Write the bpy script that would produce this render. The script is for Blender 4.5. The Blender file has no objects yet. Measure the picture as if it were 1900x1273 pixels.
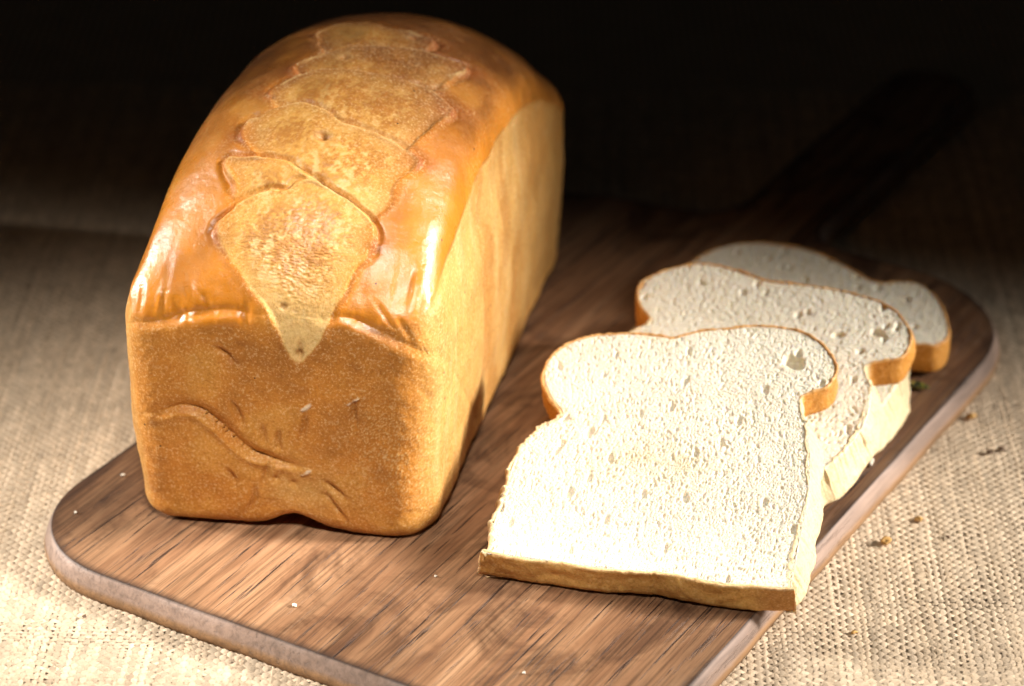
import bpy, bmesh, math
import numpy as np
from mathutils import Vector, Matrix

# ------------------------------------------------------------------ camera
F_PX, CX, CY = 5100.0, 950.0, 636.5          # focal length and centre, in photo pixels (1900 x 1273)
PITCH = math.radians(29.1)
CAM = np.array([0.0, 0.0, 0.560])
ZB = 0.015                                    # board top
ZT = 0.0040                                   # cloth level
sc = bpy.context.scene
C = sc.collection
cam_d = bpy.data.cameras.new('camera'); cam = bpy.data.objects.new('camera', cam_d); C.objects.link(cam)
cam.location = CAM; cam.rotation_euler = (math.pi / 2 - PITCH, 0, 0)
cam_d.sensor_width = 36.0; cam_d.lens = F_PX / 1900.0 * 36.0
cam_d.clip_start = 0.01; cam_d.clip_end = 50
cam_d.dof.use_dof = True; cam_d.dof.focus_distance = 0.957; cam_d.dof.aperture_fstop = 7.1
sc.camera = cam

# ------------------------------------------------------------------ light
w = bpy.data.worlds.new('World'); sc.world = w; w.use_nodes = True
w.node_tree.nodes['Background'].inputs[0].default_value = (1.0, 0.93, 0.85, 1)
w.node_tree.nodes['Background'].inputs[1].default_value = 0.006

def area(name, loc, target, sx, sy, power, spread, color=(1, 0.955, 0.90)):
    d = bpy.data.lights.new(name, 'AREA'); d.shape = 'RECTANGLE'; d.size = sx; d.size_y = sy
    d.energy = power; d.spread = math.radians(spread); d.color = color
    o = bpy.data.objects.new(name, d); C.objects.link(o); o.location = loc
    o.rotation_euler = (Vector(target) - Vector(loc)).to_track_quat('-Z', 'Y').to_euler()
    return o
area('softbox_right', (1.08, 0.80, 0.53), (0.10, 0.838, 0.02), 0.16, 0.66, 1.42, 20)
area('softbox_left', (-1.06, 1.06, 0.50), (-0.03, 0.790, 0.04), 0.22, 0.66, 1.06, 18)
area('softbox_front', (-0.02, 0.20, 1.05), (-0.09, 0.785, 0.09), 0.30, 0.12, 0.25, 17)

sc.render.engine = 'CYCLES'
sc.cycles.use_denoising = True
sc.cycles.max_bounces = 8
sc.view_settings.view_transform = 'Standard'; sc.view_settings.look = 'None'
sc.view_settings.exposure = 0.0; sc.view_settings.gamma = 1.0; sc.view_settings.use_curve_mapping = False

# ------------------------------------------------------------------ maths helpers
FWD = np.array([0, math.cos(PITCH), -math.sin(PITCH)]); UP = np.array([0, math.sin(PITCH), math.cos(PITCH)])
RGT = np.array([1.0, 0, 0])
def unz(px, py, z=ZB):                        # photo pixel -> point on the horizontal plane z
    d = FWD + RGT * (px - CX) / F_PX - UP * (py - CY) / F_PX
    return CAM + d * ((z - CAM[2]) / d[2])
def proj(p):
    q = p - CAM; f = q @ FWD
    return np.stack([CX + F_PX * (q @ RGT) / f, CY - F_PX * (q @ UP) / f], -1), f

def _h(i, j, k, s):
    with np.errstate(over='ignore'):
        n = (i.astype(np.int64) * 374761393 + j.astype(np.int64) * 668265263 + k.astype(np.int64) * 2147483647 + s * 974634777)
        n = (n ^ (n >> 13)) * 1274126177
        n = n ^ (n >> 16)
        n = (n * 1103515245 + 12345) & 0x7fffffff
        n = (n ^ (n >> 11)) * 668265263 & 0x7fffffff
    return (n / 0x7fffffff)
def noise(p, s=0):                            # smooth value noise, about -1..1
    p = np.asarray(p, float); i = np.floor(p).astype(np.int64); f = p - i
    f = f * f * f * (f * (f * 6 - 15) + 10)
    r = 0
    for a in (0, 1):
        for b in (0, 1):
            for c in (0, 1):
                wgt = (f[..., 0] if a else 1 - f[..., 0]) * (f[..., 1] if b else 1 - f[..., 1]) * (f[..., 2] if c else 1 - f[..., 2])
                r = r + wgt * _h(i[..., 0] + a, i[..., 1] + b, i[..., 2] + c, s)
    return r * 2 - 1
def fbm(p, o=4, s=0, g=0.5):
    r = 0; a = 1.0; t = 0
    for k in range(o):
        r = r + a * noise(p * 2.0 ** k + 17.3 * k, s + k); t += a; a *= g
    return r / t
def worley(p, s=0):                           # 2-D cells: nearest distance and a random value of that cell
    i = np.floor(p).astype(np.int64); best = np.full(p.shape[:-1], 9.0); rid = np.zeros(p.shape[:-1])
    z = np.zeros(p.shape[:-1], np.int64)
    for a in (-1, 0, 1):
        for b in (-1, 0, 1):
            ci, cj = i[..., 0] + a, i[..., 1] + b
            d = np.hypot(ci + _h(ci, cj, z, s) - p[..., 0], cj + _h(ci, cj, z + 1, s) - p[..., 1])
            m = d < best; best = np.where(m, d, best); rid = np.where(m, _h(ci, cj, z + 2, s), rid)
    return best, rid
def sst(a, b, x):
    t = np.clip((x - a) / (b - a), 0, 1); return t * t * (3 - 2 * t)
def polydist(P, poly, closed=False):          # distance from 2-D points to a polyline
    poly = np.asarray(poly, float); n = len(poly); d = np.full(len(P), 1e9)
    for k in range(n if closed else n - 1):
        a, b = poly[k], poly[(k + 1) % n]; ab = b - a
        t = np.clip(((P - a) @ ab) / (ab @ ab + 1e-18), 0, 1)
        d = np.minimum(d, np.hypot(*(P - a - t[:, None] * ab).T))
    return d
def inside(P, poly):
    poly = np.asarray(poly, float); r = np.zeros(len(P), bool)
    for k in range(len(poly)):
        (x0, y0), (x1, y1) = poly[k - 1], poly[k]
        c = ((y0 > P[:, 1]) != (y1 > P[:, 1])) & (P[:, 0] < (x1 - x0) * (P[:, 1] - y0) / (y1 - y0 + 1e-18) + x0)
        r ^= c
    return r
def spline(pts, n, closed=False):             # Catmull-Rom, resampled evenly to n points
    p = np.asarray(pts, float); m = len(p); out = []
    for k in range(m if closed else m - 1):
        if closed: a, b, c, d = p[(k - 1) % m], p[k], p[(k + 1) % m], p[(k + 2) % m]
        else: a, b, c, d = p[max(k - 1, 0)], p[k], p[k + 1], p[min(k + 2, m - 1)]
        for t in np.linspace(0, 1, 24, endpoint=False):
            out.append(.5 * (2 * b + (c - a) * t + (2 * a - 5 * b + 4 * c - d) * t * t + (3 * b - a - 3 * c + d) * t ** 3))
    out.append(p[0] if closed else p[-1]); out = np.array(out)
    s = np.r_[0, np.cumsum(np.linalg.norm(np.diff(out, axis=0), axis=1))]
    u = np.linspace(0, s[-1], n + 1 if closed else n)
    r = np.stack([np.interp(u, s, out[:, i]) for i in range(out.shape[1])], 1)
    return r[:-1] if closed else r

# ------------------------------------------------------------------ object helpers
def mesh_np(name, V, Fq, mat, parent=None, cols=None, smooth=True):
    me = bpy.data.meshes.new(name); V = np.asarray(V, np.float32); Fq = np.asarray(Fq, np.int32)
    k = Fq.shape[1]
    me.vertices.add(len(V)); me.vertices.foreach_set('co', V.ravel())
    me.loops.add(Fq.size); me.loops.foreach_set('vertex_index', Fq.ravel())
    me.polygons.add(len(Fq)); me.polygons.foreach_set('loop_start', np.arange(0, Fq.size, k, dtype=np.int32))
    me.polygons.foreach_set('use_smooth', np.full(len(Fq), smooth, dtype=bool))
    if cols is not None:
        a = me.attributes.new('tint', 'FLOAT_COLOR', 'POINT'); a.data.foreach_set('color', np.asarray(cols, np.float32).ravel())
    me.update(calc_edges=True); me.validate()
    me.materials.append(mat)
    o = bpy.data.objects.new(name, me); C.objects.link(o); o.parent = parent
    return o
def tag(o, label=None, cat=None, group=None, kind=None):
    for k, v in (('label', label), ('category', cat), ('group', group), ('kind', kind)):
        if v: o[k] = v
    return o
def empty(name, M):
    o = bpy.data.objects.new(name, None); C.objects.link(o); o.matrix_world = M; o.empty_display_size = .02
    return o
def grid_faces(nr, nc, off=0, wrap=False):
    i, j = np.meshgrid(np.arange(nr - 1), np.arange(nc if wrap else nc - 1), indexing='ij')
    j2 = (j + 1) % nc
    return (off + np.stack([i * nc + j, i * nc + j2, (i + 1) * nc + j2, (i + 1) * nc + j], -1)).reshape(-1, 4)
def vnormals(V, Fq):
    n = np.cross(V[Fq[:, 2]] - V[Fq[:, 0]], V[Fq[:, 3]] - V[Fq[:, 1]])
    N = np.stack([sum(np.bincount(Fq[:, c], n[:, a], len(V)) for c in range(4)) for a in range(3)], 1)
    return N / (np.linalg.norm(N, axis=1, keepdims=True) + 1e-20)

# ------------------------------------------------------------------ node helpers
class NT:
    def __init__(s, name):
        s.m = bpy.data.materials.new(name); s.m.use_nodes = True; s.t = s.m.node_tree
        s.b = s.t.nodes['Principled BSDF']; s.out = s.t.nodes['Material Output']
    def n(s, typ, **kw):
        x = s.t.nodes.new(typ)
        for k, v in kw.items():
            if k.startswith('i_'): s.set(x.inputs[int(k[2:])] if k[2:].isdigit() else x.inputs[k[2:].replace('_', ' ')], v)
            else: setattr(x, k, v)
        return x
    def set(s, sock, v):
        if isinstance(v, bpy.types.NodeSocket): s.t.links.new(v, sock)
        else: sock.default_value = v
    def p(s, **kw):
        for k, v in kw.items(): s.set(s.b.inputs[k.replace('_', ' ')], v)
    def coord(s, scale, rot=(0, 0, 0)):
        tc = s.n('ShaderNodeTexCoord'); mp = s.n('ShaderNodeMapping'); s.set(mp.inputs['Vector'], tc.outputs['Object'])
        mp.inputs['Scale'].default_value = scale; mp.inputs['Rotation'].default_value = rot
        return mp.outputs[0]
    def noise(s, vec, scale=1, detail=4, rough=.55, dist=0):
        return s.n('ShaderNodeTexNoise', i_Vector=vec, i_Scale=scale, i_Detail=detail, i_Roughness=rough, i_Distortion=dist).outputs[0]
    def ramp(s, v, stops, interp='LINEAR'):
        r = s.n('ShaderNodeValToRGB'); s.set(r.inputs[0], v); r.color_ramp.interpolation = interp
        while len(r.color_ramp.elements) < len(stops): r.color_ramp.elements.new(.5)
        for e, (q, c) in zip(r.color_ramp.elements, stops):
            e.position = q; e.color = (c, c, c, 1) if not hasattr(c, '__len__') else (*c, 1)
        return r.outputs[0]
    def mix(s, f, a, b, mode='MIX'):
        x = s.n('ShaderNodeMix', data_type='RGBA', blend_type=mode)
        s.set(x.inputs[0], f); s.set(x.inputs[6], a if not isinstance(a, tuple) else (*a, 1)); s.set(x.inputs[7], b if not isinstance(b, tuple) else (*b, 1))
        return x.outputs[2]
    def math(s, op, a, b=0.0, c=0.0):
        x = s.n('ShaderNodeMath', operation=op); s.set(x.inputs[0], a); s.set(x.inputs[1], b); s.set(x.inputs[2], c); return x.outputs[0]
    def bump(s, h, strength=.5, dist=.001, normal=None):
        x = s.n('ShaderNodeBump', i_Height=h, i_Strength=strength, i_Distance=dist)
        if normal is not None: s.set(x.inputs['Normal'], normal)
        return x.outputs[0]
    def tint(s):
        a = s.n('ShaderNodeAttribute', attribute_name='tint'); return a.outputs['Color'], a.outputs['Alpha']

def mat_crust():
    t = NT('bread_crust'); col, al = t.tint()
    v = t.coord((1, 1, 1))
    n1 = t.noise(v, 420, 5, .6); n2 = t.noise(v, 90, 4, .6); n3 = t.noise(v, 1500, 2, .5)
    c = t.mix(t.math('MULTIPLY', t.ramp(n1, [(.42, 0), (.72, 1)]), .30), col, (.50, .20, .035), 'MIX')
    c = t.mix(.5, c, t.ramp(n2, [(.3, .66), (.7, 1.0)]), 'MULTIPLY')
    n4 = t.noise(v, 1050, 3, .6)
    dry = t.ramp(al, [(.36, .15), (.50, 1.0)])
    c = t.mix(t.math('MULTIPLY', dry, t.ramp(n4, [(.52, 0), (.70, .5)])), c, t.mix(.6, c, (.95, .72, .40)))
    c = t.mix(t.math('MULTIPLY', dry, t.ramp(n4, [(.30, .55), (.46, 0)])), c, t.mix(1.0, c, (.60, .48, .38), 'MULTIPLY'))
    vo = t.n('ShaderNodeTexVoronoi', i_Vector=v, i_Scale=170.0); vc = t.n('ShaderNodeSeparateColor', i_0=vo.outputs['Color'])
    speck = t.math('MULTIPLY', t.math('LESS_THAN', vo.outputs['Distance'], .075), t.math('GREATER_THAN', vc.outputs[0], .86))
    c = t.mix(t.math('MULTIPLY', speck, .85), c, (.05, .02, .01))
    t.p(Base_Color=c, Roughness=t.math('ADD', al, t.math('MULTIPLY', t.math('SUBTRACT', n1, .5), .25)), Specular_IOR_Level=t.ramp(al, [(.38, .5), (.48, .28)]))
    t.p(Coat_Weight=t.ramp(al, [(.38, .85), (.46, 0)]), Coat_Roughness=.20)
    t.p(Subsurface_Weight=.12, Subsurface_Scale=.002); t.b.inputs['Subsurface Radius'].default_value = (1, .45, .15)
    h = t.math('ADD', t.math('MULTIPLY', n1, .6), t.math('MULTIPLY', n3, .25))
    nb = t.bump(h, t.math('MULTIPLY_ADD', al, .6, .2), .0007)
    t.p(Normal=nb, Coat_Normal=t.bump(t.noise(v, 560, 5, .65), .5, .0007))
    return t.m
def mat_crumb():
    t = NT('bread_crumb'); col, al = t.tint(); v = t.coord((1, .6, 1))
    n1 = t.noise(v, 1300, 4, .65); n2 = t.noise(v, 3200, 2, .6)
    c = t.mix(.5, col, t.ramp(n1, [(.3, .84), (.62, 1.0)]), 'MULTIPLY')
    t.p(Base_Color=c, Roughness=.85, Specular_IOR_Level=.1, Subsurface_Weight=.5, Subsurface_Scale=.0025)
    t.b.inputs['Subsurface Radius'].default_value = (1, .75, .45)
    t.p(Normal=t.bump(t.math('ADD', n1, t.math('MULTIPLY', n2, .4)), .28, .0005))
    return t.m
def mat_wood():
    t = NT('scorched_walnut_wood'); col, al = t.tint()
    big = t.noise(t.coord((26, 5.5, 26)), 1, 4, .6, .6)
    mid = t.noise(t.coord((150, 9, 150)), 1, 6, .62, .5)
    fine = t.noise(t.coord((850, 15, 850)), 1, 5, .7)
    pore = t.noise(t.coord((620, 17, 620)), 1, 5, .7, .25)
    blot = t.noise(t.coord((30, 20, 30)), 1, 5, .65, .8)
    c = t.ramp(mid, [(.25, (.145, .064, .029)), (.42, (.285, .140, .067)), (.55, (.405, .217, .110)), (.75, (.52, .308, .170))])
    c = t.mix(t.math('MULTIPLY', t.ramp(big, [(.40, 1), (.62, 0)]), .50), c, (.11, .048, .021))
    c = t.mix(t.math('MULTIPLY', t.ramp(blot, [(.36, 1), (.50, 0)]), .75), c, (.075, .032, .015))
    c = t.mix(.62, c, t.ramp(fine, [(.40, .22), (.53, 1.0)]), 'MULTIPLY')
    pl = t.ramp(pore, [(.385, 1), (.415, 0)])
    c = t.mix(t.math('MULTIPLY', pl, .9), c, (.022, .010, .006))
    # scorch left by the torch along the flank and towards the handle
    sx = t.n('ShaderNodeSeparateXYZ', i_0=t.coord((1, 1, 1)))
    edge = t.math('MAXIMUM', t.ramp(t.math('MULTIPLY', sx.outputs[0], -1.0), [(.060, 0), (.122, 1)]), t.ramp(sx.outputs[1], [(.22, 0), (.36, .12)]))
    edge = t.math('MAXIMUM', edge, t.ramp(sx.outputs[0], [(.100, 0), (.127, .7)]))
    c = t.mix(t.math('MULTIPLY', edge, t.ramp(t.noise(t.coord((34, 9, 34)), 1, 5, .65, .6), [(.32, .95), (.62, .35)])), c, (.040, .020, .012))
    # tint carries the tone of the bevel and of the singed rim, alpha how much of it shows
    g = t.mix(.75, col, t.ramp(t.noise(t.coord((300, 22, 300)), 1, 5, .65, .4), [(.30, .42), (.6, 1.0)]), 'MULTIPLY')
    c = t.mix(al, c, g)
    t.p(Base_Color=c, Roughness=t.ramp(mid, [(.3, .62), (.7, .46)]), Specular_IOR_Level=.38)
    h = t.math('SUBTRACT', t.math('ADD', t.math('MULTIPLY', fine, .5), t.math('MULTIPLY', mid, .4)), t.math('MULTIPLY', pl, .9))
    t.p(Normal=t.bump(h, .55, .0007))
    return t.m
def mat_jute(thread=True):
    t = NT('jute_thread' if thread else 'jute_sheet')
    v = t.coord((1, 1, 1)); n = t.noise(v, 900, 4, .6); n2 = t.noise(v, 35, 3, .6)
    if thread:
        col, al = t.tint()
        c = t.mix(.5, col, t.ramp(n, [(.3, .62), (.65, 1.0)]), 'MULTIPLY')
        t.p(Normal=t.bump(t.noise(v, 1600, 3, .6), .5, .0004))
    else:
        wx = t.n('ShaderNodeTexWave', wave_type='BANDS', bands_direction='X', i_Vector=t.coord((1, 1, 1)), i_Scale=1 / .0022 / 20 * math.pi * .987, i_Distortion=1.0, i_Detail=2, i_Detail_Scale=2).outputs[1]
        wy = t.n('ShaderNodeTexWave', wave_type='BANDS', bands_direction='Y', i_Vector=t.coord((1, 1, 1)), i_Scale=1 / .0020 / 20 * math.pi * .987, i_Distortion=1.0, i_Detail=2, i_Detail_Scale=2).outputs[1]
        hh = t.math('MULTIPLY', wx, wy)
        c = t.mix(t.ramp(hh, [(.1, 0), (.5, 1)]), (.42, .32, .22), (.66, .53, .38))
        t.p(Normal=t.bump(hh, .8, .0008))
    c = t.mix(.4, c, t.ramp(n2, [(.35, .75), (.65, 1.0)]), 'MULTIPLY')
    t.p(Base_Color=c, Roughness=.9, Specular_IOR_Level=.1)
    return t.m
def mat_plain(name, col, rough=.7, var=.35, scale=300):
    t = NT(name); n = t.noise(t.coord((1, 1, 1)), scale, 4, .6)
    t.p(Base_Color=t.mix(1.0, col, t.ramp(n, [(.3, 1 - var), (.7, 1.0)]), 'MULTIPLY'), Roughness=rough, Specular_IOR_Level=.3, Normal=t.bump(n, .4, .0005))
    return t.m
M_CRUST, M_CRUMB, M_WOOD = mat_crust(), mat_crumb(), mat_wood()
M_JUTE, M_SHEET = mat_jute(True), mat_jute(False)

# ------------------------------------------------------------------ table and burlap
def build_table():
    bm = bmesh.new(); bmesh.ops.create_cube(bm, size=1)
    bmesh.ops.scale(bm, vec=(3.2, 3.6, .03), verts=bm.verts); bmesh.ops.translate(bm, vec=(0, 1.5, ZT - .0185), verts=bm.verts)
    me = bpy.data.meshes.new('table'); bm.to_mesh(me); bm.free(); me.materials.append(mat_plain('dark_table_wood', (.06, .04, .03)))
    o = bpy.data.objects.new('table', me); C.objects.link(o); tag(o, 'dark table under the burlap cloth', kind='structure')

# board frame: local x across the board, y along the grain towards the handle
BAZ = math.radians(30.8)
BX = np.array([math.cos(BAZ), -math.sin(BAZ), 0]); BY = np.array([math.sin(BAZ), math.cos(BAZ), 0])
BXC, BY0, BW, BL = -.4582, .6218, .1275, .3635      # centre line, near end, half width, length
BO = BX * BXC + BY * BY0
def to_board(P): return np.stack([(P - BO) @ BX, (P - BO) @ BY], -1)

def build_burlap():
    root = empty('burlap_cloth', Matrix.Translation((0, .95, ZT)))
    tag(root, 'coarse beige burlap cloth lying under the cutting board', 'cloth')
    n = 60; xs = np.linspace(-1.2, 1.2, n); ys = np.linspace(-.65, 1.4, n)
    X, Y = np.meshgrid(xs, ys); V = np.stack([X, Y, np.full_like(X, -.0009)], -1).reshape(-1, 3)
    mesh_np('backing_weave', V, grid_faces(n, n), M_SHEET, root)
    rng = np.random.default_rng(3)
    a = math.radians(-1.5); ux = np.array([math.cos(a), math.sin(a)]); uy = np.array([-math.sin(a), math.cos(a)])
    PW, PF = .00222, .00200                     # pitch of the warp (runs away from the camera) and of the weft
    x0, x1, y0, y1 = -.36, .36, -.30, .31
    nw, nf = int((x1 - x0) / PW), int((y1 - y0) / PF)
    VV, FF, CC = [], [], []; off = 0
    SEG = 2
    def strip(kind, idx, count, pitch_a, pitch_b, a0, b0):
        nonlocal off
        m = count * SEG + 1; s = np.arange(m) / SEG
        wob = noise(np.stack([s * .13, np.full(m, idx * 7.1), np.full(m, 3.0 if kind else 9.0)], -1), 5) * pitch_a * .16
        wob = wob + noise(np.stack([s * .02, np.full(m, idx * .21), np.full(m, 1.0)], -1), 6) * pitch_a * .5
        wd = pitch_a * (.47 if kind == 0 else .44) * (1 + .30 * noise(np.stack([s * .3, np.full(m, idx * 3.3), np.full(m, 5.0)], -1), 7)) * rng.uniform(.85, 1.2)
        ph = np.pi * (s + idx)
        z = .00040 * np.sin(ph) + (.00016 if kind == 0 else 0)
        pa = a0 + (idx + .5) * pitch_a + wob; pb = b0 + s * pitch_b
        ang = np.array([-1.25, 0, 1.25])
        A = pa[:, None] + wd[:, None] * np.sin(ang)[None] * 1.02
        Z = z[:, None] + .00052 * np.cos(ang)[None] - .00015
        B = np.repeat(pb[:, None], 3, 1)
        P = (A[..., None] * ux + B[..., None] * uy) if kind == 0 else (B[..., None] * ux + A[..., None] * uy)
        P = np.concatenate([P, Z[..., None]], -1)
        world = P + np.array([0, .95, ZT]); bd = to_board(world[:, 1])
        hid = (np.abs(bd[:, 0]) < BW - .004) & (bd[:, 1] > .004) & (bd[:, 1] < BL - .03) & (np.minimum(bd[:, 1], .04) - (np.abs(bd[:, 0]) - BW) > .045)
        keep = ~(hid[:-1] & hid[1:])
        base = rng.uniform(.78, 1.08); tone = rng.uniform(0, 1)
        tint = np.array([.70, .55, .39]) * (1 - tone * .35) + np.array([.62, .45, .285]) * tone * .35
        k = base * (1 + .22 * noise(np.stack([s * .45, np.full(m, idx * 1.7), np.full(m, 2.0)], -1), 8))
        col = np.concatenate([np.clip(k[:, None] * tint, 0, .86), np.ones((m, 1))], 1)
        f = grid_faces(m, 3, off).reshape(m - 1, 2, 4)[keep].reshape(-1, 4)
        VV.append(P.reshape(-1, 3)); CC.append(np.repeat(col, 3, 0)); FF.append(f); off += m * 3
    for i in range(nw): strip(0, i, nf, PW, PF, x0, y0)
    for i in range(nf): strip(1, i, nw, PF, PW, y0, x0)
    V, Fq, Cc = np.concatenate(VV), np.concatenate(FF), np.concatenate(CC)
    used = np.zeros(len(V), bool); used[Fq] = True; re = np.cumsum(used) - 1
    tag(mesh_np('woven_threads', V[used], re[Fq], M_JUTE, root, Cc[used]), kind='stuff')
    # loose fibres standing off the weave
    VV, FF = [], []; off = 0
    for _ in range(2600):
        px, py = rng.uniform(-20, 1920), rng.uniform(480, 1300)
        p = unz(px, py, ZT); b = to_board(p)
        if abs(b[0]) < BW + .003 and -.003 < b[1] < BL + .02: continue
        d = rng.normal(size=3); d[2] = abs(d[2]) * .25; d /= np.linalg.norm(d); L = rng.uniform(.0012, .0045)
        c = np.cross(d, [0, 0, 1]); c /= np.linalg.norm(c) + 1e-9; r = rng.uniform(.00004, .00008)
        bend = rng.normal(size=3) * .35 * L; bend[2] = 0
        t = np.linspace(0, 1, 4)[:, None]
        ln = p - np.array([0, .95, ZT]) + np.array([0, 0, .0006]) + d * L * t + bend * t * t
        n2 = np.cross(d, c)
        ring = np.concatenate([ln + c * r, ln - c * r * .5 + n2 * r * .87, ln - c * r * .5 - n2 * r * .87], 1).reshape(-1, 3)
        VV.append(ring); FF.append(grid_faces(4, 3, off, True)); off += 12
    V = np.concatenate(VV); col = np.tile([.68, .53, .35, 1], (len(V), 1))
    tag(mesh_np('loose_fibres', V, np.concatenate(FF), M_JUTE, root, col), kind='stuff')

# ------------------------------------------------------------------ cutting board
def build_board():
    T = ZB - ZT - .0004
    def arc(cx, cy, r, a0, a1, n=14):
        return [(cx + r * math.cos(math.radians(t)), cy + r * math.sin(math.radians(t))) for t in np.linspace(a0, a1, n)]
    rn, rf, hw, hl = .044, .060, .0205, .200
    out = arc(-BW + rn, rn, rn, 180, 270) + arc(BW - rn, rn, rn, 270, 360) + arc(BW - rf, BL - rf, rf, 0, 82)
    out += spline([(BW - rf - .002, BL), (.034, BL + .001), (.024, BL + .006), (hw - .0005, BL + .016), (hw - .001, BL + .03)], 12).tolist()
    out += [(hw, BL + .06)] + arc(hw - .016, BL + hl - .016, .016, 0, 90, 8) + arc(-hw + .016, BL + hl - .016, .016, 90, 180, 8) + [(-hw, BL + .06)]
    out += spline([(-hw + .001, BL + .03), (-hw, BL + .017), (-.026, BL + .007), (-.040, BL + .001), (-BW + rf, BL - .003)], 12).tolist()
    out += arc(-BW + rf + .004, BL - rf - .003, rf, 92, 176)
    o2 = np.array(out + out[:1]); sl = np.r_[0, np.cumsum(np.hypot(*np.diff(o2, axis=0).T))]; uu = np.linspace(0, sl[-1], 721)[:-1]
    P = np.stack([np.interp(uu, sl, o2[:, 0]), np.interp(uu, sl, o2[:, 1])], 1)
    for _ in range(6): P = (np.roll(P, 1, 0) + 2 * P + np.roll(P, -1, 0)) / 4
    tn = np.roll(P, -1, 0) - np.roll(P, 1, 0); tn /= np.linalg.norm(tn, axis=1, keepdims=True); nr = np.stack([tn[:, 1], -tn[:, 0]], 1)
    m = len(P); q = np.concatenate([P * 60, np.zeros((m, 1))], 1)
    w1 = noise(q, 3) * .0004; w2 = noise(q * 2.3, 4) * .0006; w3 = fbm(q * 6, 3, 9) * .0005
    rings = [(-.012, 0, .0), (-.0035, 0, .0), (-.0010, 0, .55), (0.0, -.0001, .95)]              # (outset, z, bevel)
    bev = [(0, -.0001), (.0007, -.0007), (.0017, -.0026), (.0026, -.0050), (.0031, -.0068), (.0033, -.0072), (.0032, -.0085), (.0028, -T + .0006), (.0016, -T)]
    bm = bmesh.new(); lay = bm.verts.layers.float_color.new('tint')
    dark = np.array([.030, .018, .014]); grey = np.array([.31, .215, .165]); raw = np.array([.30, .165, .075])
    def ring(o, z, col, al):
        vs = []
        for i in range(m):
            oo = o + (w1[i] if o > 0 else 0); x, y = P[i] + nr[i] * oo
            v = bm.verts.new((x, y, z + (w1[i] * .3 if z < 0 and o > .001 else 0))); v[lay] = (*(col[i] if np.ndim(col) == 2 else col), al if np.isscalar(al) else al[i]); vs.append(v)
        return vs
    def bridge(a, b, smooth):
        for i in range(m):
            f = bm.faces.new((a[i], a[(i + 1) % m], b[(i + 1) % m], b[i])); f.smooth = smooth
    prev = None
    rim = np.clip(.75 + 1.2 * fbm(q * .8, 2, 2), .25, 1)
    for o, z, al in rings:
        r = ring(o, z, dark, rim * al)
        if prev is None: bm.faces.new(r)
        else: bridge(prev, r, False)
        prev = r
    # bevel: greyed flank, raw wood at the foot
    prev = None; tone = 1 + .5 * fbm(q * .5, 3, 6)
    for k, (o, z) in enumerate(bev):
        s = sst(.0058, .0066, -z + w3 * 1.6)
        c = np.clip((grey[None] * tone[:, None]) * (1 - s[:, None]) + raw[None] * s[:, None], .02, .7)
        if k == 0: c = np.tile(dark, (m, 1))
        r = ring(o, z, c, .88)
        if prev is not None: bridge(prev, r, True)
        prev = r
    bm.faces.new(prev[::-1])
    bmesh.ops.recalc_face_normals(bm, faces=bm.faces)
    bmesh.ops.bisect_plane(bm, geom=bm.verts[:] + bm.edges[:] + bm.faces[:], plane_co=(0, BL + .03, 0), plane_no=(0, 1, 0), dist=1e-7)
    Mx = Matrix(((BX[0], BY[0], 0, BO[0]), (BX[1], BY[1], 0, BO[1]), (0, 0, 1, ZB), (0, 0, 0, 1)))
    root = empty('cutting_board', Mx)
    tag(root, 'brown scorched wooden paddle cutting board with rounded corners and a handle', 'cutting board')
    for nm, test in (('blade', lambda y: y < BL + .03), ('handle', lambda y: y >= BL + .03)):
        b2 = bm.copy(); bmesh.ops.delete(b2, geom=[f for f in b2.faces if not test(f.calc_center_median().y)], context='FACES')
        me = bpy.data.meshes.new(nm); b2.to_mesh(me); b2.free(); me.materials.append(M_WOOD)
        o = bpy.data.objects.new(nm, me); C.objects.link(o); o.parent = root
    bm.free()

# ------------------------------------------------------------------ loaf
LYAW = math.radians(12.5)
LX = np.array([math.cos(LYAW), -math.sin(LYAW), 0]); LY = np.array([math.sin(LYAW), math.cos(LYAW), 0])
LO = LX * -.2635 + LY * .8005 + np.array([0, 0, ZB])
LL = .236
def rim_z(y):                                  # upper edge of the pale flank along the loaf
    u = np.clip((y - .105) / np.where(y < .105, .125, .120), -1, 1); return .073 + .037 * (1 - np.abs(u) ** 2.1)
def crown_z(y):
    u = np.clip((y - .100) / np.where(y < .1, .102, .140), -1, 1); return .072 + .067 * (1 - np.abs(u) ** 2.1) ** .62
def loaf_F(p):
    x, y, z = p[..., 0], p[..., 1], p[..., 2]
    hw = .0548 + .0025 * sst(0, .06, z) - .0035 * sst(.075, .10, z)
    bulge = .0015 * np.sin(np.clip(z / .075, 0, 1) * np.pi)
    r = .015
    y = y - (.075 * x - .001) * sst(.12, .0, y)
    qx = np.abs(x - .001) - hw + r; qy = np.abs(y - LL / 2) - (LL / 2 + bulge) + r
    box = np.hypot(np.maximum(qx, 0), np.maximum(qy, 0)) + np.minimum(np.maximum(qx, qy), 0) - r
    u = np.clip(np.abs(x - .001) / (hw + .0005), 0, 1)
    zt = rim_z(y) + (crown_z(y) - rim_z(y)) * (1 - u ** 2.3) ** .55 + .004 * (1 - u)
    top = (z - zt) * .7
    k = .006; h = np.maximum(k - np.abs(box - top), 0) / k; a = np.maximum(box, top) + h * h * k * .25
    k = .008; bot = -z; h = np.maximum(k - np.abs(a - bot), 0) / k
    return np.maximum(a, bot) + h * h * k * .25

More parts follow.
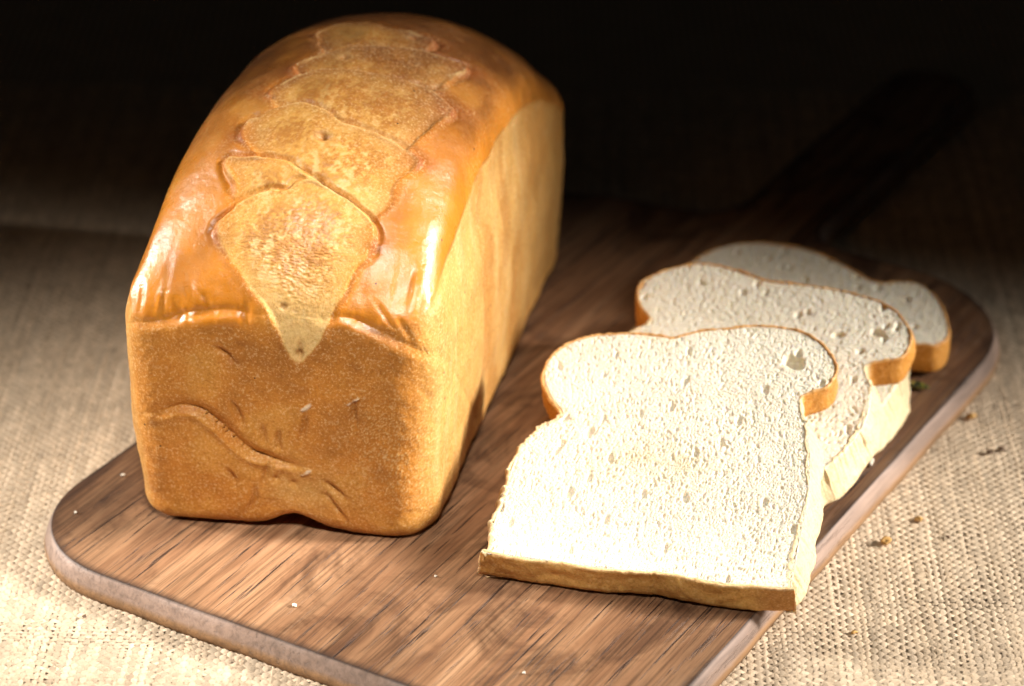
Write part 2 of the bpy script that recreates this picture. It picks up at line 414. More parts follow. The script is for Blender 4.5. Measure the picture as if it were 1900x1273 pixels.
def loaf_mesh():
    NX, NY, NZ = 210, 360, 240
    lo = np.array([-.066, -.010, -.004]); hi = np.array([.066, LL + .010, .160])
    def lat(i, j, k): return np.stack(np.broadcast_arrays(i, j, k), -1)
    faces = []; I = {}
    key = lambda q: (q[..., 0] * (NY + 1) + q[..., 1]) * (NZ + 1) + q[..., 2]
    quads = []
    def face(ax, val, na, nb, flip):
        a, b = np.meshgrid(np.arange(na + 1), np.arange(nb + 1), indexing='ij')
        c = np.full_like(a, val)
        q = lat(*((c, a, b) if ax == 0 else (a, c, b) if ax == 1 else (a, b, c)))
        kk = key(q); f = np.stack([kk[:-1, :-1], kk[1:, :-1], kk[1:, 1:], kk[:-1, 1:]], -1).reshape(-1, 4)
        quads.append(f[:, ::-1] if flip else f)
    face(0, 0, NY, NZ, True); face(0, NX, NY, NZ, False)
    face(1, 0, NX, NZ, False); face(1, NY, NX, NZ, True)
    face(2, 0, NX, NY, True); face(2, NZ, NX, NY, False)
    Q = np.concatenate(quads); uq, inv = np.unique(Q, return_inverse=True); Q = inv.reshape(-1, 4)
    i = uq // ((NY + 1) * (NZ + 1)); j = (uq // (NZ + 1)) % (NY + 1); k = uq % (NZ + 1)
    fy = (j / NY); fy = fy ** 1.22
    B = lo + (hi - lo) * np.stack([i / NX, fy, k / NZ], 1)
    O = np.stack([np.clip(B[:, 0] * .35, -.03, .03), np.clip(B[:, 1], .045, LL - .045), np.clip(B[:, 2], .022, .045 + 0 * B[:, 2])], 1)
    D = B - O; a = np.zeros(len(B)); b = np.full(len(B), 1.3)
    for _ in range(24):
        mid = (a + b) / 2; s = loaf_F(O + D * mid[:, None]) < 0
        a = np.where(s, mid, a); b = np.where(s, b, mid)
    return O + D * a[:, None], Q

def build_loaf():
    V, Q = loaf_mesh(); N = vnormals(V, Q)
    W = LO + V[:, :1] * LX + V[:, 1:2] * LY + V[:, 2:] * np.array([0, 0, 1.0])
    Nw = N[:, :1] * LX + N[:, 1:2] * LY + N[:, 2:] * np.array([0, 0, 1.0])
    view = CAM - W; facing = np.einsum('ij,ij->i', view, Nw) > 0
    px, dep = proj(W)
    vi = np.nonzero(facing)[0][::2]; pv = px[vi]
    S = np.stack([V[:, 0], V[:, 1] + V[:, 2]], 1)        # chart over front face and top: across, and up-and-back
    def ch(pts):                                          # photo pixels -> chart positions on the loaf skin
        r = []
        for p in pts:
            d = np.hypot(*(pv - p).T); c = vi[np.argsort(d)[:6]]; c = c[np.argmin(dep[c])]; r.append(S[c])
        return np.array(r)
    x, y, z = V.T; top = N[:, 2]
    rz = rim_z(y)
    crustzone = sst(-.0015, .0015, z - rz - .0008 * noise(V * 90, 4))        # browned dome above the tin line
    frontness = sst(.35, .75, -N[:, 1]); sideness = sst(.5, .8, np.abs(N[:, 0]))
    P3 = V * 1.0
    disp = .00016 * (1 - crustzone) * fbm(P3 * 420, 2, 3) + .0011 * fbm(P3 * 28, 3, 1) + (.0004 - .00025 * crustzone) * fbm(P3 * 110, 3, 2)
    disp += .0007 * crustzone * (1 - frontness)
    # ---------- colours (linear), alpha = gloss roughness
    def colr(*c): return np.array(c, float)
    gold, amber, brown, deep = colr(.56, .215, .033), colr(.68, .235, .018), colr(.30, .105, .020), colr(.34, .075, .018)
    pale, cream, honey = colr(.63, .355, .105), colr(.83, .62, .30), colr(.66, .31, .06)
    col = np.tile(gold, (len(V), 1)); rough = np.full(len(V), .50)
    def blend(m, c): 
        nonlocal col
        m = np.clip(m, 0, 1)[:, None]; col = col * (1 - m) + c * m
    nb = fbm(P3 * 45, 4, 11); nb2 = fbm(P3 * 140, 3, 12); nl = fbm(P3 * 16, 2, 13)
    blend(.75 * sst(-.1, .45, nb + .4 * nl), brown * .6 + gold * .4)
    blend(.6 * sst(.05, .5, -nb), honey)
    # browned dome
    blend(crustzone * .95, amber)
    blend(crustzone * .85 * sst(-.1, .4, fbm(P3 * np.array([60, 30, 60]), 4, 14)), brown * .5 + amber * .5)
    blend(crustzone * sst(.02, .12, y) * sst(.1, .7, top) * .95 * np.clip(.85 + .5 * nb, 0, 1), colr(.17, .052, .012))  # deeper bake towards the back, with the light's falloff painted in as well
    blend(crustzone * .5 * sst(.1, .4, -nb) * (1 - sst(.08, .14, y)), honey)
    rough = rough * (1 - crustzone) + .36 * crustzone
    # pale flanks, streaked upright
    st = fbm(np.stack([x * 0, y * 260, z * 30], 1), 4, 21); st2 = fbm(np.stack([x * 0, y * 60, z * 25], 1), 3, 22)
    fl = (1 - crustzone) * sideness
    blend(fl * .9, pale); blend(fl * .22 * sst(0, .5, st), cream); blend(fl * .8 * sst(-.05, .35, -st2), colr(.47, .205, .042)); blend(fl * .6 * sst(.10, .2, y), colr(.46, .22, .05)); blend(fl * .5 * sst(-.1, .4, nb), colr(.52, .24, .05))
    blend(fl * .6 * sst(.014, .002, z), honey)
    disp += fl * (.0009 * st2 + .00018 * st)
    edge = sst(.0, .02, np.abs(x) - .040) * (1 - crustzone)
    blend(edge * frontness * .5, honey)
    # ---------- scissor-cut petals down the crown (each rises from its recessed foot to a torn lip)
    petals = [
        [(588, 66), (640, 48), (710, 52), (775, 68), (800, 80), (770, 110), (700, 135), (620, 115)],
        [(545, 132), (600, 100), (680, 88), (760, 92), (830, 110), (862, 126), (820, 160), (760, 185), (690, 200), (620, 180)],
        [(500, 180), (545, 145), (620, 128), (720, 142), (790, 165), (832, 205), (790, 245), (740, 290), (660, 300), (560, 250)],
        [(450, 252), (505, 205), (570, 195), (640, 228), (720, 255), (772, 300), (735, 345), (700, 400), (640, 420), (540, 340)],
        [(425, 300), (470, 293), (530, 300), (575, 328), (600, 345), (640, 390), (590, 460), (490, 460), (440, 400), (436, 345)],
        [(408, 432), (430, 395), (480, 362), (540, 352), (575, 338), (630, 365), (672, 402), (690, 450), (655, 510), (620, 575), (585, 640), (552, 682), (525, 640), (485, 570), (440, 495)]]
    tips = [(588, 66), (545, 131), (861, 126), (501, 179), (832, 206), (451, 251), (772, 300), (408, 432), (692, 452), (800, 80)]
    pm = np.zeros(len(V)); lipall = np.zeros(len(V))
    gran_d, gran_r = worley(np.stack([S[:, 0], S[:, 1] * .7], 1) * 900, 31)
    for k, pp in enumerate(petals):
        poly = spline(ch(pp), 90, closed=True)
        bb = (S[:, 0] > poly[:, 0].min() - .006) & (S[:, 0] < poly[:, 0].max() + .006) & (S[:, 1] > poly[:, 1].min() - .006) & (S[:, 1] < poly[:, 1].max() + .006) & (N[:, 2] > -.05 - .6 * (k == 5)) & (y < .2)
        ii = np.nonzero(bb)[0]; s = S[ii] + .0005 * np.stack([noise(P3[ii] * 300, 41), noise(P3[ii] * 300, 42)], 1) + .0014 * np.stack([noise(P3[ii] * 110, 48), noise(P3[ii] * 110, 49)], 1)
        d = polydist(s, poly, True); ins = inside(s, poly); sd = np.where(ins, d, -d)
        q0, q1 = poly[:, 1].min(), poly[:, 1].max(); t = np.clip((s[:, 1] - q0) / (q1 - q0), 0, 1)
        m = sst(-.0007, .0005, sd); up = sst(.45, .8, t)
        hgt = -.0006 + .0012 * sst(.25, 1.0, t)
        disp[ii] = disp[ii] * (1 - m) + m * (hgt + .0007 * nl[ii]) + (up * .0006 + .00005) * np.clip(.75 + .9 * noise(P3[ii] * 120, 46), .1, 1.5) * np.exp(-(sd / .0009) ** 2)
        disp[ii] -= up * .0012 * np.exp(-((sd + .0020) / .0013) ** 2)                  # hollow behind the lip
        disp[ii] += (1 - up) * .0002 * np.exp(-((sd + .0016) / .0016) ** 2)            # rolled crust edge at the foot
        core = sst(.000, .012, sd + .004 * nb2[ii])
        rgh = fbm(P3[ii] * 620, 3, 44) * .8 + .5 * noise(P3[ii] * np.array([330, 150, 150]), 45)
        disp[ii] += m * (.00008 + .00010 * core) * rgh + m * core * .00016 * (sst(.55, .1, gran_d[ii]) - .4)
        mm = np.zeros(len(V)); mm[ii] = m * (1 - .35 * sst(.1, .2, y[ii])) * (1 - (.75 * up if k == 5 else .7) * (1 - sst(.0, .008, sd + .002 * nb2[ii]))); blend(mm, colr(.74, .385, .085))
        foot = sst(.5, .12, t); mm[ii] = m * foot * (.75 if k == 5 else .3); blend(mm, colr(.84, .58, .24))
        mm[ii] = m * core * sst(.2, .5, t) * .75 * sst(-.2, .4, nb[ii] * .5 + rgh * .7 + .6 * (gran_r[ii] - .5)); blend(mm, colr(.46, .170, .028))
        mm[ii] = m * .88 * sst(.025, .11, y[ii]) * (.8 + .6 * nb[ii]); blend(mm, colr(.17, .054, .012))  # petals darken rearward too: browner bake plus painted light falloff
        mm[ii] = m * core * .55 * (1 - .85 * sst(.02, .09, y[ii])) * sst(.1, .5, -rgh - .4 * (gran_r[ii] - .5)); blend(mm, cream)
        mm[ii] = up * np.exp(-(sd / .0007) ** 2) * np.clip(.35 + .8 * noise(P3[ii] * 130, 47), 0, .8); blend(mm, cream * .6 + honey * .4)
        mm[ii] = np.exp(-((sd + .0012) / .0009) ** 2) * np.clip(.2 + .7 * noise(P3[ii] * 90, 50), 0, .6); blend(mm, brown)
        rough[ii] = rough[ii] * (1 - m) + m * (.52 - .1 * core); rough[ii] += .2 * np.exp(-((sd + .0005) / .0022) ** 2)
        pm[ii] = np.maximum(pm[ii], m)
    # torn hole, blisters
    for p, r, dpt in (((600, 252), .0022, .0022), ((770, 72), .002, .0015), ((815, 160), .0016, .0013), ((640, 105), .0018, .0014), ((500, 182), .0014, .001), ((523, 572), .0013, .0012), ((553, 664), .0012, .0012)):
        d = np.hypot(*(S - ch([p])[0]).T); g = np.where(N[:, 2] > -.5, np.exp(-(d / r) ** 2), 0); disp -= dpt * g; blend(g * .6, brown)
        blend(np.exp(-((d - 1.5 * r) / (.5 * r)) ** 2) * .12, cream)
    for p in tips:
        c = ch([p])[0]; d = np.hypot(*(S - c).T)
        g = np.where(N[:, 2] > -.3, np.exp(-(d / .0030) ** 2), 0) * (1 - .5 * pm); disp += .0008 * g
        blend(np.where(N[:, 2] > -.3, np.exp(-(d / .0058) ** 2), 0) * .9 * (1 - .6 * pm), deep * .6 + brown * .4)
    # ---------- creases and wrinkles
    def crease(pts, wd, dp, side=0.0, tint=None, front=True):
        c = ch(pts); c = spline(c, max(12, len(c) * 8)); d = polydist(S, c); u = np.linspace(0, 1, len(c))
        near = d < wd * 5; g = np.zeros(len(V)); tt = np.zeros(len(V)); ii = np.nonzero(near)[0]
        nn = np.argmin(np.hypot(S[ii, 0][:, None] - c[None, ::2, 0], S[ii, 1][:, None] - c[None, ::2, 1]), 1); f = nn / max(1, len(c[::2]) - 1)
        tap = np.sqrt(np.clip(np.sin(np.pi * np.clip(f, .03, .97)), 0, 1))
        ok = (N[ii, 1] < .3) & (y[ii] < .12)
        g[ii] = np.exp(-(d[ii] / wd) ** 2) * tap * ok
        disp[:] -= dp * g
        if side:
            cn = c[::2][nn]; below = np.where(S[ii, 1] < cn[:, 1], 1.0, -1.0)
            disp[ii] += side * below * tap * ok * np.exp(-((d[ii] - 1.4 * wd) / (1.6 * wd)) ** 2) * .5
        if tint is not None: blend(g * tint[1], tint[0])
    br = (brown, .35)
    crease([(243, 604), (275, 606), (310, 600), (345, 588), (385, 582), (430, 578), (470, 590)], .0024, .0014, .0006)
    crease([(598, 596), (640, 597), (690, 615), (735, 640), (780, 655), (818, 660)], .0024, .0012, .0006)
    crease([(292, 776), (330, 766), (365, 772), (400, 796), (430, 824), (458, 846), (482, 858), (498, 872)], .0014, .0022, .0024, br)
    crease([(455, 850), (490, 862), (525, 872), (555, 878)], .0011, .0014, .0018)
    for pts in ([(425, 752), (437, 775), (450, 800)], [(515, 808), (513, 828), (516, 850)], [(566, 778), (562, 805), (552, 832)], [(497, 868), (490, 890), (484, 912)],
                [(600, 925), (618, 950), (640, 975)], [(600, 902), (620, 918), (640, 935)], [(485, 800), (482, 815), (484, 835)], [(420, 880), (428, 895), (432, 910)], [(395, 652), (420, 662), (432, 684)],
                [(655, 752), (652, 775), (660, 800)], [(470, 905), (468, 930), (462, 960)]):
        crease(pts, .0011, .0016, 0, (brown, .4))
    for pts in ([(342, 530), (344, 560), (345, 584)], [(300, 540), (290, 570), (280, 596)], [(372, 540), (378, 560), (385, 580)], [(262, 520), (258, 560), (252, 598)], [(320, 545), (316, 570), (318, 590)], [(700, 560), (712, 590), (735, 625)], [(740, 590), (752, 615), (765, 645)]):
        crease(pts, .0014, .0006)
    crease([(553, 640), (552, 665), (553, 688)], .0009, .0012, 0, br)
    # ripples pulled up from the tin line on the dome front
    rp = crustzone * np.exp(-((z - rz - .004) / .006) ** 2) * sst(.1, .5, -N[:, 1]) * (1 - pm)
    disp += rp * .0006 * noise(np.stack([x * 330, z * 70, y * 70], 1), 51)
    # glazed skin: long low undulations that break up the highlight
    disp += crustzone * (1 - pm) * .00010 * fbm(np.stack([x * 200, y * 120, z * 120], 1), 3, 52)
    # dent at the foot of the front face, paler skin around it
    c = ch([(560, 915)])[0]; d = np.hypot((S[:, 0] - c[0]) / .014, (S[:, 1] - c[1]) / .011); g = np.exp(-d ** 2) * frontness * sst(.03, .01, y); disp -= .0012 * g; blend(g * .6, pale)
    for p in ((508, 898), (540, 907)):
        d = np.hypot(*(S - ch([p])[0]).T); disp -= .0011 * np.exp(-(d / .0013) ** 2) * frontness
    xb = ch([(545, 968)])[0][0]; g = np.exp(-((x - xb) / .009) ** 2) * sst(.016, .0, z) * sst(.03, .005, y); notch = g * .0055
    # fine sandy granules low on the right of the face
    c = ch([(725, 850)])[0]; d = np.hypot((S[:, 0] - c[0]) / .016, (S[:, 1] - c[1]) / .022); g = np.exp(-d ** 2) * frontness
    wd, wr = worley(np.stack([x, z], 1) * 1300, 61); gg = g * sst(.42, .2, wd) * (wr > .45); disp += gg * .0002; blend(gg * .55, cream)
    for p, r in (((705, 885), .0035), ((430, 680), .003), ((655, 685), .003), ((285, 790), .003)):
        d = np.hypot(*(S - ch([p])[0]).T); blend(np.exp(-(d / r) ** 2) * .55 * frontness, brown)
    # torn white flakes of skin
    for a, b in (((558, 768), (577, 758)), ((646, 756), (664, 746)), ((560, 890), (578, 882))):
        c = ch([a, b]); d = polydist(S, c); m = sst(.0007, .0002, d + .0004 * noise(P3 * 700, 77)) * frontness; disp += m * .0005; blend(m * .7, colr(.82, .70, .52))
    V2 = V + N * disp[:, None]
    V2[:, 2] = np.maximum(V2[:, 2], .0) + notch
    V2[:, 2] += .0008 * sst(.01, .0, z) * np.clip(noise(V * 60, 71), 0, 1)
    rough = np.clip(rough + .06 * nb2 + crustzone * .16 * np.clip(fbm(P3 * 38, 3, 81), -.6, 1), .16, .9)
    Mx = Matrix(((LX[0], LY[0], 0, LO[0]), (LX[1], LY[1], 0, LO[1]), (0, 0, 1, ZB + .0004), (0, 0, 0, 1)))
    root = empty('bread_loaf', Mx)
    tag(root, 'whole golden tin loaf with a glossy crown torn open in diamonds', 'bread')
    col = np.clip(col, .01, .9)
    # the torn crown is a part of its own
    mask = (pm[Q] > .5).all(1)
    for nm, sel in (('crust', ~mask), ('torn_crown', mask)):
        f = Q[sel]; used = np.zeros(len(V2), bool); used[f] = True; re = np.cumsum(used) - 1
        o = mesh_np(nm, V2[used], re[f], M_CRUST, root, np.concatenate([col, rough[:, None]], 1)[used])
        # keep normals continuous over the seam
        Nn = vnormals(V2, Q)[used]; o.data.normals_split_custom_set_from_vertices(Nn.tolist())
    return root

# ------------------------------------------------------------------ slices
def build_slice(O, yaw, tilt, T, outline, corners, seed, label, holes=(), stain=None, notch=(75, 80), res=(250, 270)):
    a, t = math.radians(yaw), math.radians(tilt)
    ex = np.array([math.cos(a), -math.sin(a), 0]); ey = np.array([math.sin(a), math.cos(a), 0])
    ev = ey * math.cos(t) + np.array([0, 0, 1]) * math.sin(t); en = np.cross(ex, ev)
    Mx = Matrix(((ex[0], ev[0], en[0], O[0]), (ex[1], ev[1], en[1], O[1]), (ex[2], ev[2], en[2], O[2]), (0, 0, 0, 1)))
    root = empty('bread_slice', Mx); tag(root, label, 'bread slice', 'slices cut from the loaf and fanned on the board')
    P = spline(np.array(outline) / 1000.0, 1200, closed=True); n = len(P)
    ar = .5 * np.sum(P[:, 0] * np.roll(P[:, 1], -1) - np.roll(P[:, 0], -1) * P[:, 1])
    tn = np.roll(P, -3, 0) - np.roll(P, 3, 0); tn /= np.linalg.norm(tn, axis=1, keepdims=True)
    nr = np.stack([tn[:, 1], -tn[:, 0]], 1) * np.sign(ar)
    q = np.concatenate([P, np.full((n, 1), seed * .37)], 1)
    nt = np.where(P[:, 0] < 0, notch[0], notch[1]) / 1000; dome = sst(-.001, .001, P[:, 1] - nt)
    bot = sst(-.5, -.8, nr[:, 1]) * (P[:, 1] < .03)
    side = (1 - dome) * (1 - bot)
    rag = np.clip(fbm(q * 900, 2, seed) - .25, 0, 1) * .0022 * side + np.clip(noise(q * 420, seed + 3) - .72, 0, 1) * .006 * side
    # crust band, wound round the rim
    prof = [(.0035, .0000), (.0012, .0001), (.0003, .0010)] + [(0, f) for f in np.linspace(.0022, T - .0012, 9)] + [(.0001, T - .0005), (.0005, T + .0001), (.0011, T - .0001), (.0019, T - .0012)]
    Vb, Cb = [], []
    gold, amber, brown = np.array([.58, .26, .055]), np.array([.62, .27, .045]), np.array([.30, .11, .022])
    cream, pale = np.array([.78, .66, .42]), np.array([.70, .50, .22])
    for k, (ins, zz) in enumerate(prof):
        f = zz / T; q3 = np.concatenate([P, np.full((n, 1), zz)], 1)
        bulge = .0010 * fbm(q3 * np.array([70, 70, 130]), 3, seed + 5) + .00035 * fbm(q3 * 380, 3, seed + 6) - .0010 * (f - .5) * side
        bulge = bulge + side * .0010 * noise(q3 * np.array([120, 120, 40]), seed + 8) + side * (P[:, 0] > 0) * .0050 * (.75 - f) * sst(.0, .01, P[:, 1]) * sst(.0, .016, nt - P[:, 1])
        o = -ins + bulge + rag * (1 if f > .6 else f)
        if k >= len(prof) - 3: o = o - .0006 * np.clip(fbm(q * 500, 2, seed + 4), 0, 1)
        zz2 = zz + (.0004 * fbm(q * 500, 2, seed + 7) if zz > T * .8 else 0)
        Vb.append(np.concatenate([P + nr * np.reshape(o, (-1, 1)), np.broadcast_to(np.reshape(zz2, (-1, 1)), (n, 1))], 1))
        nz = fbm(q3 * 60, 3, seed + 9)
        c = dome[:, None] * amber + bot[:, None] * np.array([.82, .48, .14]) + side[:, None] * (cream * .8 + pale * .2)
        ends = bot * sst(.034, .050, np.abs(P[:, 0])); c = c * (1 - ends[:, None] * .8) + gold * ends[:, None] * .8
        patch = np.clip(bot * sst(.0, .5, nz + .05) * .5 + dome * sst(.1, .6, nz) * .35, 0, 1)
        c = c * (1 - patch[:, None]) + (gold * .7 + brown * .3) * patch[:, None]
        ls = side * (P[:, 0] < 0) * .45; c = c * (1 - ls[:, None]) + amber * ls[:, None]
        lip = sst(T * .93, T, zz) * (1 - dome * .55); c = c * (1 - np.reshape(lip, (-1, 1)) * .5) + cream * np.reshape(lip, (-1, 1)) * .5
        Cb.append(np.concatenate([c, np.full((n, 1), .5)], 1))
    V = np.concatenate(Vb); Fq = grid_faces(len(prof), n, 0, True)
    if ar < 0: Fq = Fq[:, ::-1]
    mesh_np('crust', V, Fq, M_CRUST, root, np.concatenate(Cb))
    # crumb, a patch stretched inside the crust
    Pi = P - nr * .0012
    idx = [int(np.argmin(np.hypot(*(P - np.array(c) / 1000).T))) for c in corners]          # bl, br, tr, tl
    def run(i, j, m, fwd):
        k = np.arange(i, j + (n if (j < i) else 0) + 1) % n if fwd else np.arange(i, j - (n if (j > i) else 0) - 1, -1) % n
        s = Pi[k]; L = np.r_[0, np.cumsum(np.linalg.norm(np.diff(s, axis=0), axis=1))]
        u = np.linspace(0, L[-1], m); return np.stack([np.interp(u, L, s[:, 0]), np.interp(u, L, s[:, 1])], 1)
    NU, NV = res; ccw = ar > 0
    b = run(idx[0], idx[1], NU, ccw); r = run(idx[1], idx[2], NV, ccw); tp = run(idx[3], idx[2], NU, not ccw); l = run(idx[0], idx[3], NV, not ccw)
    u = np.linspace(0, 1, NU)[None, :, None]; v = np.linspace(0, 1, NV)[:, None, None]
    G = (1 - v) * b[None] + v * tp[None] + (1 - u) * l[:, None] + u * r[:, None] - ((1 - u) * (1 - v) * b[0] + u * (1 - v) * b[-1] + (1 - u) * v * tp[0] + u * v * tp[-1])
    G = G.reshape(-1, 2); g3 = np.concatenate([G, np.full((len(G), 1), seed * .11)], 1)
    wp = G + .0007 * np.stack([noise(g3 * 260, seed + 1), noise(g3 * 260, seed + 2)], 1)
    sw = noise(g3 * 25, seed + 3) * .5; rot = np.stack([wp[:, 0] + sw * wp[:, 1] * .12, wp[:, 1]], 1)
    d1, r1 = worley(rot * np.array([1750, 1150]), seed + 4); d2, r2 = worley(rot * np.array([680, 380]), seed + 5); d3, r3 = worley(rot * np.array([230, 130]), seed + 6)
    dens = .5 + .5 * sst(-.4, .4, fbm(g3 * 45, 2, seed + 12))
    h = -.00042 * sst(.46, .2, d1) * (r1 > .45) - .0006 * sst(.42, .18, d2) * (r2 > .68) * dens - .0013 * sst(.33, .16, d3) * (r3 > .93)
    h += .00012 * fbm(g3 * np.array([420, 240, 1]), 3, seed + 7) + .0004 * fbm(g3 * 50, 3, seed + 8)
    m1 = np.zeros(len(G))
    for (hx, hy, ra, rb, ang, dp) in holes:
        ca, sa = math.cos(math.radians(ang)), math.sin(math.radians(ang)); dx, dy = G[:, 0] - hx / 1000, G[:, 1] - hy / 1000
        e = np.hypot((dx * ca + dy * sa) / (ra / 1000), (-dx * sa + dy * ca) / (rb / 1000)) + .12 * noise(g3 * 400, seed + 9)
        k = sst(1.12, .8, e); h = h * (1 - k * .8) - dp / 1000 * k * (1 - .25 * np.clip(e, 0, 1) ** 2); m1 = np.maximum(m1, k)
    ed = np.minimum(np.minimum(np.arange(len(G)) % NU, NU - 1 - np.arange(len(G)) % NU), np.minimum(np.arange(len(G)) // NU, NV - 1 - np.arange(len(G)) // NU))
    h = h * sst(0, NU / 90, ed) - .0006 * (ed == 0)
    base = np.array([.83, .755, .60]); c = np.tile(base, (len(G), 1))
    tone = fbm(g3 * 40, 3, seed + 10)[:, None]; c = c * (1 + .05 * tone)
    c = c * (1 - .15 * m1[:, None]) + .15 * m1[:, None] * np.array([.75, .62, .36])
    if stain:
        for (sx, sy, ra, rb, k) in stain:
            e = np.exp(-((G[:, 0] - sx / 1000) / (ra / 1000)) ** 2 - ((G[:, 1] - sy / 1000) / (rb / 1000)) ** 2) * k * (.6 + .8 * sst(-.3, .4, fbm(g3 * 110, 3, seed + 11)))
            e = np.clip(e, 0, 1)[:, None]; c = c * (1 - e) + np.array([.60, .47, .25]) * e
    ring = sst(NU / 30, 0, ed)[:, None] * .25; c = c * (1 - ring) + np.array([.72, .55, .30]) * ring
    Fg = grid_faces(NV, NU)
    topV = np.concatenate([G, (T - .0002 + h)[:, None]], 1)
    st = 10; Gb = G.reshape(NV, NU, 2)[::st, ::st]; nv, nu = Gb.shape[:2]
    botV = np.concatenate([Gb.reshape(-1, 2), np.full((nv * nu, 1), .0006)], 1)
    Vc = np.concatenate([topV, botV]); Fc = np.concatenate([Fg, grid_faces(nv, nu, len(topV))[:, ::-1]])
    cc = np.concatenate([np.concatenate([c, np.ones((len(c), 1))], 1), np.tile([*base, 1], (len(botV), 1))])
    mesh_np('crumb', Vc, Fc, M_CRUMB, root, np.clip(cc, 0, .9))
    return root

S1 = [(-53.5, 1), (-54.3, 4), (-54.9, 17.4), (-54.2, 35.2), (-52.5, 51.0), (-47.5, 61.5), (-40.5, 68.6), (-46.0, 76.0), (-50.6, 85.9), (-49.6, 97.1), (-40.5, 107.6), (-25.9, 112.8), (-9, 113.5), (-6, 113.2), (3.7, 118.2), (22, 123.5), (39.0, 123.6), (50.4, 117.0), (56.4, 107.0), (54.4, 96.5), (46.0, 89.5), (48.2, 82), (51.0, 74.0), (54.0, 59.0), (55.2, 40), (54.6, 24), (54.2, 4), (53.2, 1), (30, -.6), (8, .8), (3, .2), (-20, -.6)]
S2 = [(-52, 1), (-53, 5), (-55, 20), (-55, 40), (-53, 58), (-49.0, 71), (-43.2, 79.0), (-49.8, 85.7), (-53.6, 93.0), (-54.0, 101.3), (-47.3, 110.2), (-35.8, 118.2), (-22.1, 118.6), (-6.3, 115.8), (9.6, 117.9), (31.3, 118.6), (46.1, 113.4), (55.2, 104.9), (58.2, 98.4), (56.5, 87.4), (46.4, 79.8), (52.0, 69.2), (55.7, 52), (53, 32.4), (46, 15), (43, 4), (42, 1), (25, -.5), (0, .5), (-25, -.5)]
S3 = [(-50, 1), (-51, 5), (-53, 20), (-53, 45), (-50, 66), (-44, 76), (-50, 84), (-54, 95), (-52, 108), (-45, 120.5), (-34.9, 128), (-18, 131), (-7, 129.5), (7, 123.5), (22.2, 116.2), (31, 121), (39.5, 122.2), (51, 112.5), (60, 96), (63.5, 85), (61, 76.4), (52.3, 71.2), (57.5, 47.5), (58.8, 30), (58, 12), (57, 4), (55.5, 1), (25, -.5), (0, .5), (-25, -.5)]

def build_slices():
    O1 = (unz(920, 1078) + unz(1450, 1143)) / 2 + np.array([0, 0, .0005])
    build_slice(O1, 12.3, 18, .0132, S1, [(-53.9, 2), (53.8, 2), (50.4, 117), (-45.5, 103)], 3, 'white bread slice on top of the fan with a round hole near its crust',
                holes=[(40.5, 107.0, 4.4, 3.3, -35, 4.2), (53, 113, 1.3, .9, 0, 1.2), (-28, 62, 1.7, 2.6, -20, 1.2), (20, 64, .9, 2.2, 0, 1.2)], stain=[(2, 53, 17, 9, .42), (-12, 47, 26, 7, .22), (-28, 66, 16, 10, .18)], notch=(69.5, 89), res=(430, 460))
    build_slice(np.array([.062, .853, ZB + .0005]), 24, 14, .0140, S2, [(-52.5, 2), (42.5, 2), (46.1, 113.4), (-50.5, 106.5)], 17, 'white bread slice sandwiched in the middle of the fan',
                holes=[(44, 99, 3.0, 2.2, -30, 3.4), (30, 93, 2.6, 1.6, 25, 1.6)], stain=[(0, 60, 40, 14, .15)], notch=(79.5, 80.5))
    build_slice(np.array([.0795, .9085, ZB + .0005]), 26, 1.0, .0135, S3, [(-50.5, 2), (56.5, 2), (51, 112.5), (-48.5, 114)], 29, 'white bread slice lying flat at the bottom of the fan',
                holes=[(14, 116, 1.6, 1.2, 0, 1.5), (38, 108, 1.8, 1.1, 20, 1.2)], stain=[(0, 120, 60, 30, .12)], notch=(77, 71.8))

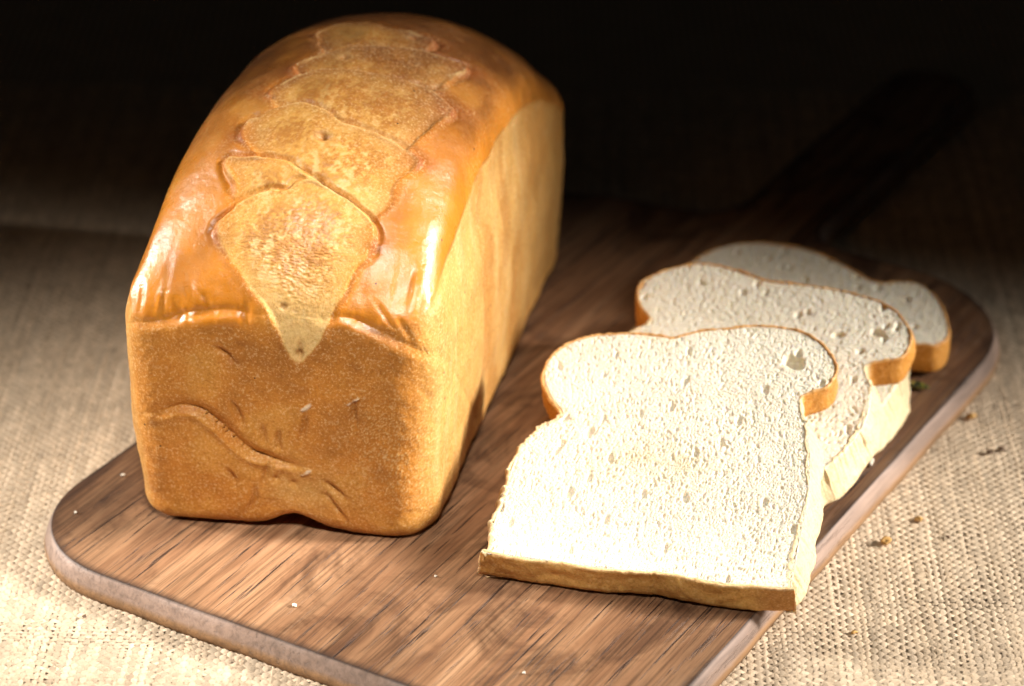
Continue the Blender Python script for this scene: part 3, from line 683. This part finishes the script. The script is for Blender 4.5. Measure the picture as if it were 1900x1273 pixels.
# ------------------------------------------------------------------ crumbs and seed
def blob(name, px, py, z0, r, mat, seed, stretch=(1, 1, .6), yaw=0):
    bm = bmesh.new(); bmesh.ops.create_icosphere(bm, subdivisions=3, radius=1)
    co = np.array([v.co for v in bm.verts]); d = 1 + .45 * noise(co * 1.3 + seed * 3.1, seed) + .22 * noise(co * 3.4, seed + 1)
    co = co * d[:, None] * np.array(stretch) * r; co[:, 2] -= co[:, 2].min()
    for v, c in zip(bm.verts, co): v.co = c
    for f in bm.faces: f.smooth = True
    me = bpy.data.meshes.new(name); bm.to_mesh(me); bm.free(); me.materials.append(mat)
    o = bpy.data.objects.new(name, me); C.objects.link(o); p = unz(px, py, z0); o.location = p; o.rotation_euler = (0, 0, yaw)
    return o
def build_small():
    white = mat_plain('crumb_white', (.84, .76, .62), .9, .25, 1500); gold = mat_plain('crumb_golden', (.62, .36, .12), .8, .3, 1200); dk = mat_plain('crumb_dark', (.16, .10, .06), .8, .3, 1200)
    for k, (px, py, r) in enumerate([(546, 1125, .0008), (141, 952, .0005), (228, 883, .0007), (972, 1250, .0006), (808, 1070, .0005)]):
        tag(blob('bread_crumb', px, py, ZB + .0001, r, white, k, yaw=k), 'tiny white bread crumb on the bare wood before the loaf and slices', 'crumb', 'white crumbs scattered on the board')
    for k, (px, py, r) in enumerate([(1098, 1094, .0008), (1041, 1083, .0006)]):
        tag(blob('bread_crumb', px, py, ZB + .0001, r, white, 20 + k, yaw=k), 'white crumb at the foot of the top slice', 'crumb', 'white crumbs at the front of the slices')
    for k, (px, py, r) in enumerate([(1614, 862, .0016), (1584, 890, .0013)]):
        tag(blob('bread_crumb', px, py, ZB + .0001, r, white, 30 + k, yaw=k), 'pale crumb on the board strip to the side of the slices', 'crumb', 'pale crumbs beside the slices')
    for k, (px, py, r) in enumerate([(1642, 1009, .0019), (1706, 966, .0014), (1802, 777, .0018), (1584, 1176, .0010)]):
        tag(blob('crust_crumb', px, py, ZT + .0007, r, gold, 40 + k, yaw=k), 'golden crumb of crust fallen on the burlap', 'crumb', 'golden crust crumbs on the burlap')
    for k, (px, py, r) in enumerate([(1836, 842, .0012), (1858, 836, .0012), (1758, 998, .0007), (156, 1146, .0007)]):
        tag(blob('burnt_speck', px, py, ZT + .0007, r, dk, 50 + k, yaw=k), 'small dark burnt speck lying on the burlap', 'crumb', 'dark specks on the burlap')
    # seed: a flattened teardrop with a pale ridge
    t = NT('seed_shell'); v = t.coord((1, 1, 1)); n = t.noise(v, 420, 3, .6)
    t.p(Base_Color=t.ramp(n, [(.40, (.012, .018, .010)), (.52, (.06, .07, .015)), (.64, (.42, .33, .03))]), Roughness=.3)
    n1, n2 = 28, 16; V = []
    for i in range(n1 + 1):
        s = i / n1; r = math.sin(math.pi * s) ** .7 * (1 - .35 * s)
        for j in range(n2):
            a = 2 * math.pi * j / n2; V.append(((s - .5) * .0092, r * .0026 * math.cos(a), .0017 + r * .0017 * math.sin(a) + (.0002 if abs(math.sin(a)) < .2 else 0)))
    o = mesh_np('seed', V, grid_faces(n1 + 1, n2, 0, True)[:, ::-1], t.m); p = unz(1704, 722, ZB + .0001); o.location = p; o.rotation_euler = (0, 0, math.radians(-25))
    tag(o, 'dark green and yellow seed on the board beside the slices', 'seed')

build_table(); build_burlap(); build_board(); build_loaf(); build_slices(); build_small()
